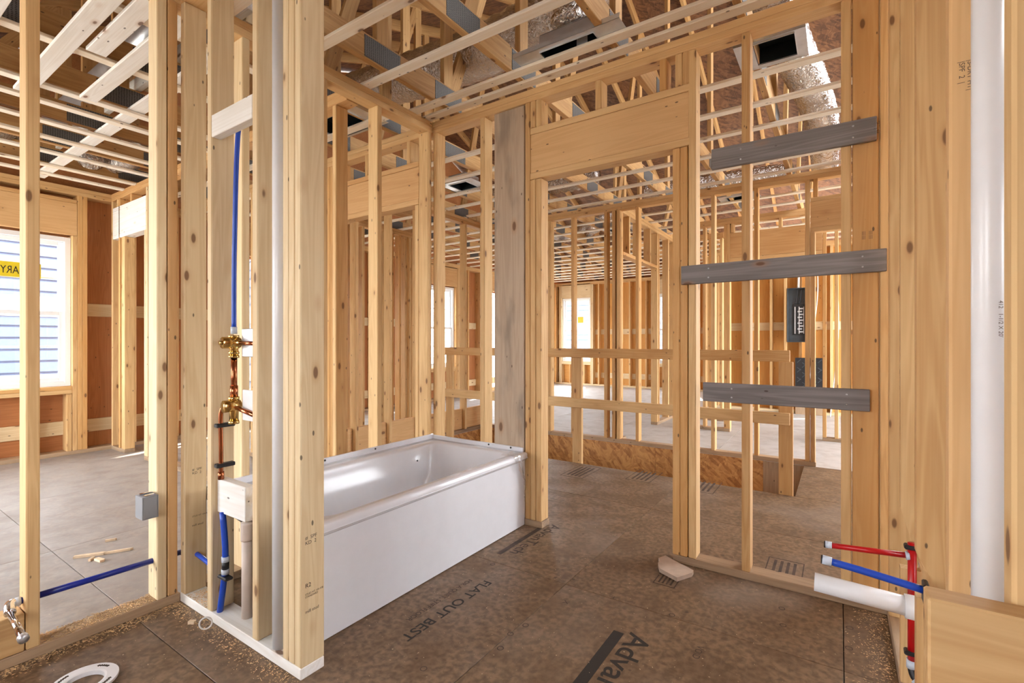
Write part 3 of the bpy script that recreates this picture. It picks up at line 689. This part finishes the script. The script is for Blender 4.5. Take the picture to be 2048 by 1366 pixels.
# ---------------------------------------------------------------- bathtub
X0, X1, Y0, Y1, ZR = -2.357, -1.571, 1.032, 2.505, .447
tub = thing('bathtub', ((X0 + X1) / 2, (Y0 + Y1) / 2, 0), 'white alcove bathtub with flat apron between the stud walls', 'bathtub')
org = Vector(((X0 + X1) / 2, (Y0 + Y1) / 2, 0))
def rrect(x0, x1, y0, y1, r, z, n=6):
    out = []
    for cx, cy, a0 in ((x1 - r, y1 - r, 0), (x0 + r, y1 - r, 90), (x0 + r, y0 + r, 180), (x1 - r, y0 + r, 270)):
        for k in range(n + 1):
            a = math.radians(a0 + 90 * k / n); out.append(Vector((cx + r * math.cos(a), cy + r * math.sin(a), z)))
    return out
def loft(name, rings, mat, parent, closed_end=True, base=org):
    n = len(rings[0]); vs = [v - base for r_ in rings for v in r_]; fs = []
    for i in range(len(rings) - 1):
        for s in range(n): s2 = (s + 1) % n; fs.append((i * n + s, i * n + s2, (i + 1) * n + s2, (i + 1) * n + s))
    if closed_end: fs.append(tuple((len(rings) - 1) * n + s for s in range(n)))
    return mesh(name, vs, fs, mat, parent, base, True)
xi0, xi1, yi0, yi1 = X0 + .115, X1 - .055, Y0 + .10, Y1 - .085
rings = [rrect(X0, X1, Y0, Y1, .012, ZR - .028), rrect(X0, X1, Y0, Y1, .012, ZR - .008), rrect(X0 + .006, X1 - .006, Y0 + .004, Y1 - .004, .012, ZR)]
rings += [rrect(xi0, xi1, yi0, yi1, .07, ZR), rrect(xi0 + .008, xi1 - .006, yi0 + .008, yi1 - .008, .07, ZR - .01), rrect(xi0 + .03, xi1 - .02, yi0 + .05, yi1 - .07, .08, ZR - .17),
          rrect(xi0 + .06, xi1 - .045, yi0 + .10, yi1 - .16, .09, .13), rrect(xi0 + .10, xi1 - .09, yi0 + .15, yi1 - .24, .08, .085)]
loft('basin', rings, TUBW, tub)
rings = [rrect(X0 + .004, X1 - .05, Y0 + .004, Y1 - .004, .02, ZR - .03), rrect(xi0 + .01, xi1 - .01, yi0 + .02, yi1 - .05, .08, ZR - .17), rrect(xi0 + .05, xi1 - .03, yi0 + .09, yi1 - .14, .09, .10), rrect(xi0 + .09, xi1 - .08, yi0 + .13, yi1 - .2, .09, .02)]
loft('fibreglass_back', rings, FIBRE, tub)
prism('apron', TUBW, tub, [(X1 - .004, ZR - .027), (X1 - .001, ZR - .032), (X1 - .014, ZR - .046), (X1 - .022, ZR - .052), (X1 - .020, .25), (X1 - .026, .004), (X1 - .04, .004), (X1 - .04, ZR - .027)], 'y', Y0, Y1)
box('tile_flange', TUBW, tub, X0, X0 + .012, Y0, Y1, ZR - .005, ZR + .032, .003)
box('tile_flange', TUBW, tub, X0 + .012, X1 - .03, Y1 - .012, Y1, ZR - .005, ZR + .026, .003)
box('tile_flange', TUBW, tub, X0 + .012, X1 - .03, Y0, Y0 + .012, ZR - .005, ZR + .026, .003)
for y in (1.64, 1.99): tube('flange_screw', BLACK, tub, [(X0 + .0115, y, ZR + .02), (X0 + .0145, y, ZR + .02)], .006, 8)
for x in (-1.86, -1.69): tube('flange_screw', BLACK, tub, [(x, Y1 - .0145, ZR + .016), (x, Y1 - .0115, ZR + .016)], .006, 8)
tube('flange_screw', BLACK, tub, [(X0 + .16, 2.2, ZR - .075), (X0 + .155, 2.2, ZR - .075)], .005, 8)
vs, fs = [], []; nu, nv = 16, 22                                      # loose protective film over the far front corner
for i in range(nu + 1):
    for j in range(nv + 1):
        u, v = i / nu, j / nv
        y = Y1 - .002 - .17 * u - .03 * v * math.sin(6 * u); s = v * .42
        if s < .09: p = Vector((X1 - .085 + s, y, ZR + .006))
        else: p = Vector((X1 + .004, y + (s - .09) * .3 * u, ZR + .004 - (s - .09) * (1 - .55 * u)))
        p += Vector((R.uniform(-.002, .006), R.uniform(-.004, .004), R.uniform(-.003, .004)))
        vs.append(p - org)
for i in range(nu):
    for j in range(nv): a = i * (nv + 1) + j; fs.append((a, a + 1, a + nv + 2, a + nv + 1))
mesh('protective_film', vs, fs, FILM, tub, org, True)

# ---------------------------------------------------------------- plumbing in the wet wall
YP = .985
XV = onY(468, 683, YP).x
def at(px, py, Y=YP): return onY(px, py, Y)
t = thing('shower_supply_pipe', (XV, YP, 1.17), 'bright blue pipe rising from the brass shower valve', 'pipe')
a = at(478, 262); tube('blue_tube', BLUE, t, [(XV, YP, 1.17), (XV + .004, YP, 1.5), (a.x, YP, a.z + .02), (a.x + .07, YP + .02, 2.02)], .009, 12)
tube('crimp_ring', CLAMP, t, [(XV, YP, 1.150), (XV, YP, 1.178)], .0118, 12)
t = thing('shower_valve', (XV, YP, .84), 'brass shower mixing valve with copper pipes between the studs', 'valve')
tube('valve_body', BRASS, t, [(XV, YP, 1.055), (XV, YP, 1.145)], .016, 14)
for z in (1.06, 1.075, 1.14): tube('valve_collar', BRASS, t, [(XV, YP, z - .005), (XV, YP, z + .005)], .0215, 6)
tube('valve_face', BRASS, t, [(XV, YP - .045, 1.115), (XV, YP + .02, 1.115)], .023, 8)
tube('valve_stem', BRASS, t, [(XV, YP - .055, 1.115), (XV, YP - .045, 1.115)], .010, 6)
tube('side_inlet', BRASS, t, [(XV - .055, YP, 1.115), (XV + .05, YP, 1.115)], .012, 12)
tube('copper_stub', COPPER, t, [(XV + .05, YP, 1.115), (XV + .16, YP, 1.112)], .008, 12); tube('copper_stub', COPPER, t, [(XV - .09, YP, 1.115), (XV - .055, YP, 1.115)], .011, 12)
box('mounting_ear', GALV, t, XV + .035, XV + .12, YP + .012, YP + .02, 1.06, 1.17)
tube('copper_riser', COPPER, t, [(XV, YP, .905), (XV, YP, 1.06)], .0115, 14)
tube('riser_coupling', COPPER, t, [(XV, YP, .90), (XV, YP, .945)], .0145, 14)
tube('diverter_body', BRASS, t, [(XV, YP, .80), (XV, YP, .90)], .0165, 14)
for z in (.80, .895): tube('valve_collar', BRASS, t, [(XV, YP, z - .006), (XV, YP, z + .006)], .0215, 6)
tube('diverter_face', BRASS, t, [(XV, YP - .04, .865), (XV, YP + .02, .865)], .024, 12)
tube('spout_stub', COPPER, t, [(XV, YP, .862), (XV + .15, YP, .84)], .009, 12)
box('mounting_ear', PAPER, t, XV + .04, XV + .14, YP + .012, YP + .02, .81, .93)
YD = .963; a = at(442, 950, YD)
tube('copper_drop', COPPER, t, [(XV, YP, .862), (XV - .035, YP - .01, .865), (a.x, YD, .835), (a.x, YD, .70), (a.x, YD, .568)], .0085, 12)
tube('drop_coupling', COPPER, t, [(a.x, YD, .569), (a.x, YD, .60)], .0115, 12)
for z in (.785, .625): box('pipe_strap', BLACK, t, a.x - .012, a.x + .014, YD - .022, YD + .05, z - .008, z + .008, .003)
t = thing('cold_supply_pipe', (SX(440, YD), YD, .03), 'blue pipe with coupling dropping through the plumbing wall plate', 'pipe')
a = at(445, 1030, YD); b = at(451, 1120, YD); c = at(440, 1216, YD)
tube('blue_tube', BLUE, t, [(a.x, YD, .44), (b.x, YD, b.z), (c.x, YD, .036)], .0115, 12)
tube('crimp_ring', CLAMP, t, [(b.x, YD, b.z - .006), (b.x, YD, b.z + .014)], .0145, 12); tube('coupling', BLACK, t, [(b.x - .001, YD, b.z - .035), (b.x, YD, b.z - .006)], .013, 12)
tube('crimp_ring', CLAMP, t, [(b.x - .002, YD, b.z - .055), (b.x - .001, YD, b.z - .035)], .0145, 12)
box('pipe_strap', BLACK, t, b.x - .035, b.x + .03, YD - .016, YD + .016, b.z - .075, b.z - .062, .004)
t = thing('vent_pipe', (SX(556, YP), YP, .04), 'tall white plastic pipe standing in the plumbing wall', 'pipe')
xp = SX(560, YP - .02) - .012; tube('pipe', PVC, t, [(xp, YP - .014, .0385), (xp, YP - .014, 2.574)], .0245, 24)
t = thing('tub_waste_pipe', (SX(497, YP + .03), YP + .03, 0), 'beige plastic waste pipe behind the plumbing wall stud', 'pipe')
xp = SX(500, YP + .03); tube('pipe', BEIGE, t, [(xp, YP + .02, .0385), (xp, YP + .02, .36)], .021, 18); tube('pipe_cap', BEIGE, t, [(xp, YP + .02, .34), (xp, YP + .02, .375), (xp, YP + .02, .41)], .024, 18)
t = thing('crossing_blue_pipe', (XL - .045, .43, .2), 'dark blue pipe running through the left wall studs', 'pipe')
tube('blue_tube', DBLUE, t, [(XL - .045, .456, .202), (XL - .045, .99, .193)], .0115, 12)
tube('blue_tube', BLUE, t, [(XL - .045, .99, .193), (XL + .03, .99, .195), (XL + .22, .985, .18)], .010, 12)
p0 = onX(22, 1230, XL - .02); t = thing('chrome_stub_out', tuple(p0), 'chrome water stub pointing from the left wall to the room', 'pipe')
e = Vector((XL + .165, .42, .163)); p0 = Vector((XL + .004, .42, .189))
tube('stub', CHROME, t, [tuple(p0), tuple(e)], .0105, 16); tube('stub_cap', GALV, t, [tuple(e), tuple(e + (e - p0).normalized() * .016)], .0145, 16)
tube('elbow', CHROME, t, [(XL - .045, .435, .203), (XL - .03, .425, .203), (XL + .006, .42, .19)], .016, 14); tube('crimp_ring', CLAMP, t, [(XL - .045, .455, .2025), (XL - .045, .437, .2025)], .015, 12)
# closet flange
p = onZ(168, 1372, 0); fl = thing('closet_flange', tuple(p), 'white plastic toilet flange ring on the floor at lower left', 'toilet flange')
N = 40; vs = []; fs = []
prof = [(.052, .002), (.052, .016), (.058, .018), (.089, .018), (.089, .010), (.070, .010), (.070, .002)]
for k in range(N):
    a = 2 * math.pi * k / N
    for r_, z in prof: vs.append((r_ * math.cos(a), r_ * math.sin(a), z))
q = len(prof)
for k in range(N):
    for s in range(q): s2 = (s + 1) % q; k2 = (k + 1) % N; fs.append((k * q + s, k2 * q + s, k2 * q + s2, k * q + s2))
mesh('ring', vs, fs, PVC, fl, p)
for k in range(4):
    for j in range(5):
        a = math.radians(20 + 90 * k + 6 * j); pp = p + Vector((.074 * math.cos(a), .074 * math.sin(a), 0)); box('bolt_slot', DEEP, fl, pp.x - .004, pp.x + .004, pp.y - .004, pp.y + .004, .0175, .0186, 0)
# loop of wire on the plate
p = onZ(418, 1240, .03)
lp = [p + Vector((-.002 + .018 * math.cos(a) * .6 + .02, -.02 + .018 * math.cos(a), .003 + .022 * math.sin(a))) for a in [2 * math.pi * k / 16 for k in range(17)]]
tag(tube('wire_loop', WIRE, None, [tuple(v) for v in lp], .003, 8), 'small white cable loop hanging on the plumbing wall plate', 'cable')
# electrical boxes
def ebox(name, x0, x1, y0, y1, z0, z1, label, mat=GREYP2):
    t = thing(name, ((x0 + x1) / 2, (y0 + y1) / 2, z0), label, 'electrical box'); th = .004
    for a in ((x0, x1, y0, y0 + th, z0, z1), (x0, x1, y1 - th, y1, z0, z1), (x0, x1, y0 + th, y1 - th, z0, z0 + th), (x0, x1, y0 + th, y1 - th, z1 - th, z1), (x1 - th, x1, y0 + th, y1 - th, z0 + th, z1 - th)): box('box_wall', mat, t, *a, .001)
    box('cable_clamp', CHROME, t, x0 + .02, x0 + .035, y0 + .006, y1 - .006, z1, z1 + .008, .001); box('cable_clamp', CHROME, t, x0 + .05, x1 - .006, y0 + .01, y1 - .01, z1, z1 + .005, .001)
ebox('outlet_box', XL - .05, XL + .022, .795, .852, .395, .487, 'grey outlet box nailed to the stud left of the plumbing wall')
x = SX(1327, 6.3); ebox('switch_box', -1.78, -1.71, YV - .07, YV + .0, 1.08, 1.20, 'small dark switch box on a distant stud', BLACK)

# ---------------------------------------------------------------- plumbing of the right wall
t = thing('hot_riser', (.186, 1.93, 0), 'red riser pipe with red stub-out at the right wall', 'pipe')
tube('red_tube', RED, t, [(.184, 1.93, .12), (.184, 1.93, .50)], .0112, 14); a = onY(1648, 1088, 1.93)
tube('red_stub', RED, t, [(.175, 1.93, .459), (a.x + .02, 1.93, a.z)], .0088, 14); tube('crimp_ring', CLAMP, t, [(.168, 1.93, .458), (.178, 1.93, .459)], .013, 14)
tube('stub_end', CLAMP, t, [(a.x + .004, 1.93, a.z), (a.x + .022, 1.93, a.z)], .0115, 14); tube('end_plug', BLACK, t, [(a.x, 1.93, a.z), (a.x + .005, 1.93, a.z)], .011, 14)
tube('crimp_ring', CLAMP, t, [(.184, 1.93, .115), (.184, 1.93, .14)], .0145, 14); tube('elbow', BLACK, t, [(.184, 1.93, .12), (.19, 1.92, .095), (.21, 1.91, .085)], .0125, 12); tube('crimp_ring', CLAMP, t, [(.19, 1.92, .09), (.21, 1.91, .075)], .0148, 12)
for z in (.155, .48): box('pipe_strap', BLACK, t, .164, .205, 1.915, 1.945, z, z + .014, .004)
t = thing('cold_stub_out', (.17, 1.56, .5), 'blue stub-out pipe reaching from the right wall into the room', 'pipe')
a = onY(1642, 1118, 1.55); b = onY(1847, 1180, 1.55)
tube('blue_stub', BLUE, t, [tuple(b), tuple(a.lerp(b, .5) + Vector((0, 0, .002))), tuple(a + Vector((.02, 0, -.001)))], .0092, 14); tube('stub_end', CLAMP, t, [tuple(a + Vector((.003, 0, 0))), tuple(a + Vector((.024, 0, -.002)))], .012, 14)
tube('end_plug', BLACK, t, [tuple(a), tuple(a + Vector((.005, 0, 0)))], .0115, 14); box('pipe_strap', BLACK, t, b.x - .002, b.x + .01, 1.53, 1.57, b.z - .03, b.z + .02, .003)
t = thing('vanity_drain', (.16, 1.75, .36), 'white plastic drain pipe pointing from the right wall into the room', 'pipe')
a = onY(1629, 1163, 1.75); b = onY(1812, 1212, 1.75)
tube('pipe', PVC, t, [tuple(a), tuple(b + Vector((.01, 0, 0)))], .0265, 24); tube('hub', PVC, t, [tuple(b + Vector((-.003, 0, 0))), tuple(b + Vector((.045, 0, 0)))], .0325, 24)
t = thing('white_pipe', (.20, 1.09, .04), 'white plastic pipe standing between the right wall studs', 'pipe')
o = tube('pipe', PVC, t, [(.2005, 1.09, .0385), (.2005, 1.09, 2.574)], .0212, 32)
text("412   1-1/2 X 20'", .0085, (.2005 + .008, 1.09 - .0203, 1.185), (math.pi / 2, math.pi / 2, .35), STAMP, t, 'pipe_printing')

# ---------------------------------------------------------------- electrical panel and cables at the far outer wall
x0, x1 = -.687, -.42
t = thing('electrical_panel', ((x0 + x1) / 2, YE, 1.1), 'dark grey open electrical panel between studs of the far plywood wall', 'electrical panel')
box('panel_back', PANELG, t, x0, x1, YE - .02, YE - .012, 1.11, 1.95); 
for q in ((x0, x0 + .01, 1.11, 1.95), (x1 - .01, x1, 1.11, 1.95), (x0 + .01, x1 - .01, 1.11, 1.12), (x0 + .01, x1 - .01, 1.94, 1.95)): box('panel_side', PANELG, t, q[0], q[1], YE - .10, YE - .02, q[2], q[3])
box('bus_backing', BLACK, t, x0 + .075, x1 - .03, YE - .035, YE - .021, 1.22, 1.70)
for k in range(9): z = 1.26 + .045 * k; box('bus_bar', GALV, t, x0 + .14 + (.0 if k % 2 else .025), x0 + .20 + (.0 if k % 2 else .025), YE - .045, YE - .036, z, z + .02, .001)
for xx in (x0 + .10, x0 + .155, x1 - .05): box('terminal_bar', PAPER, t, xx, xx + .01, YE - .045, YE - .036, 1.24, 1.66, .001)
for xx in (x0 + .11, x0 + .16): tube('feed_wire', BLACK, t, [(xx + .03, YE - .05, 1.93), (xx + .02, YE - .05, 1.83), (xx, YE - .045, 1.70)], .008, 8)
tube('conduit', PAPER, t, [(x0 + .15, YE - .05, 1.95), (x0 + .16, YE - .04, 2.3), (x0 + .19, YE - .03, 2.57)], .016, 10)
box('stud', STUD, we, x0 - .042, x0 - .004, YE - .09, YE - .001, ZB, ZP1); box('stud', STUD, we, x1 + .004, x1 + .042, YE - .09, YE - .001, ZB, ZP1)
for xa, xb_, lab in ((-.30, -.33, 'white cable hanging by the electrical panel'), (-.05, -.02, 'white cable dropping down the far stud right of the panel')):
    tag(tube('cable', WIRE, None, [(xa, YE - .1, 2.5), (xa + .02, YE - .1, 1.9), (xb_, YE - .13, 1.3), (xb_ - .03, YE - .15, .8), (xb_ - .1, YE - .25, .012)], .008, 8), lab, 'cable')
tag(tube('cable', WIRE, None, [(-.35, 8.2, .01), (-.8, 7.9, .01), (-1.0, 8.3, .01), (-.6, 8.5, .01)], .007, 8), 'white cable lying on the far floor below the panel', 'cable')
t = thing('patterned_sheet', (-.4, YE - .11, .39), 'dark patterned sheet standing against the wall below the electrical panel', 'sheet')
box('sheet', BLACK, t, -.575, -.215, YE - .11, YE - .10, .39, .87)
for i in range(5):
    for j in range(6): a = (-.55 + i * .068, .42 + j * .075); stick('ridge', PANELG, t, (a[0], YE - .112, a[1]), (a[0] + .05, YE - .112, a[1] + (.05 if (i + j) % 2 else -.04)), .01, .004)
box('sheet_foot', DIRTY, t, -.575, -.215, YE - .115, YE - .10, 0, .388)
# pipe in the next room
t = thing('drain_riser', (-3.3, 2.62, 0), 'white plastic riser pipe beyond the tub back wall', 'pipe')
p = onY(686.5, 800, 2.75); tube('pipe', PVC, t, [(p.x, 2.75, .001), (p.x, 2.75, .72), (p.x - .01, 2.75, .80), (p.x - .06, 2.75, .86)], .021, 16)

# ---------------------------------------------------------------- debris
o = prism('offcut', CORR, None, [tuple(onZ(a, b, .01))[:2] for a, b in ((1316, 1130), (1320, 1124), (1317, 1120), (1331, 1115), (1338, 1119), (1387, 1145), (1384, 1150), (1354, 1160), (1319, 1141))], 'z', .002, .021)
tag(o, 'torn light brown board scrap on the floor by the right wall plate', 'scrap')
def chip(px, py, l, wd, a, label):
    p = onZ(px, py, 0); o = prism('wood_scrap', CHIP, None, [(-l / 2, -wd / 2), (l * .4, -wd * .6), (l / 2, wd * .1), (l * .35, wd / 2), (-l / 2, wd * .4)], 'z', .001, .012)
    o.location = p + Matrix.Rotation(a, 3, 'Z') @ Vector((-l / 2, -wd / 2, .001)); o.rotation_euler = (0, 0, a); tag(o, label, 'scrap', 'wood scraps on the bedroom floor')
chip(182, 1112, .14, .022, 1.0, 'longest wood scrap on the bedroom floor'); chip(200, 1122, .06, .022, .2, 'whitish wood scrap in front of the longest one'); chip(238, 1104, .12, .014, 1.1, 'thin wood splinter right of the longest bedroom scrap')
chip(183, 1120, .04, .012, 2.4, 'tiny wood scrap touching the longest bedroom scrap'); chip(222, 1082, .05, .012, 1.2, 'small wood splinter farthest back on the bedroom floor')
chip(385, 1247, .028, .016, .6, 'pale paper thin scrap on the floor beside the plumbing wall')
def dust(name, n, fn, smin, smax, label, mat=DUST):
    vs, fs = [], []
    for _ in range(n):
        c = Vector(fn()); s = R.uniform(smin, smax); a = R.uniform(0, 6.28); d = Vector((math.cos(a), math.sin(a), R.uniform(-.2, .35))) * s; e = Vector((-math.sin(a), math.cos(a), 0)) * s * R.uniform(.18, .4)
        i = len(vs); vs += [c - d, c + e, c + d, c - e, c + Vector((0, 0, s * .3))]; fs += [(i, i + 1, i + 4), (i + 1, i + 2, i + 4), (i + 2, i + 3, i + 4), (i + 3, i, i + 4), (i + 3, i + 2, i + 1, i)]
    tag(mesh(name, vs, fs, mat, None), label, 'sawdust', kind='stuff')
def on_plate(): return (XL - R.uniform(.004, .085), R.uniform(.50, .853), .0385 + R.random() ** 2 * .008)
dust('sawdust', 1500, on_plate, .002, .007, 'sawdust lying on the left wall bottom plate')
def by_left():
    y = R.uniform(-.1, .94); return (XL + .005 + abs(R.gauss(0, .035)), y, .001 + R.random() * .003)
dust('sawdust', 1600, by_left, .002, .007, 'sawdust along the foot of the left wall')
def by_wet(): return (R.uniform(XL, -1.45), YW - .004 - abs(R.gauss(0, .04)), .001 + R.random() * .003)
dust('sawdust', 900, by_wet, .0015, .006, 'sawdust along the foot of the plumbing wall')
def by_right():
    y = R.uniform(1.3, 2.5); return (XR - .004 - abs(R.gauss(0, .05)), y, .001 + R.random() * .003)
dust('sawdust', 1300, by_right, .0015, .006, 'sawdust along the foot of the right wall')
def in_bay(): return (R.uniform(-2.30, -2.13), R.uniform(.942, 1.027), .0385 + R.random() * .006)
dust('sawdust', 500, in_bay, .002, .006, 'sawdust on the plate in the corner bay')
def anyw(): return (R.uniform(-2.3, .1), R.uniform(.5, 4.0) if R.random() < .6 else R.uniform(.5, 2.4), .001)
dust('sawdust', 900, lambda: next(p for p in iter(anyw, None) if not (p[0] < -1.55 and .9 < p[1] < 2.6)), .001, .004, 'scattered shavings across the brown floor', CHIP)

# ---------------------------------------------------------------- outside
gnd = tag(box('ground', GRND, None, -60, 60, -60, 60, -1.6, -1.45, 0), 'bare ground outside the house', 'ground', kind='structure')
def house(name, x0, x1, y0, y1, z1, label, side):
    t = thing(name, ((x0 + x1) / 2, (y0 + y1) / 2, -1.45), label, 'house')
    box('wall', SIDING, t, x0, x1, y0, y1, -1.45, z1, 0)
    z = -1.2
    while z < z1:
        if side == 'x': box('siding_board', SIDING, t, x1 + .001, x1 + .03, y0, y1, z, z + .16, 0)
        else: box('siding_board', SIDING, t, x0, x1, y0 - .03, y0 - .001, z, z + .16, 0)
        z += .2
    for zz in (.2, 1.55): box('trim_band', TRIMW, t, *((x1 + .031, x1 + .05, y0, y1) if side == 'x' else (x0, x1, y0 - .05, y0 - .031)), zz, zz + .35, 0)
    return t
h1 = house('neighbour_house', -15, -11.5, -4, 6.5, 3.2, 'pale blue neighbouring house outside the bedroom window', 'x')
h2 = house('neighbour_house', -11, 3, 18, 22, 3.6, 'pale blue neighbouring house outside the far window', 'y')
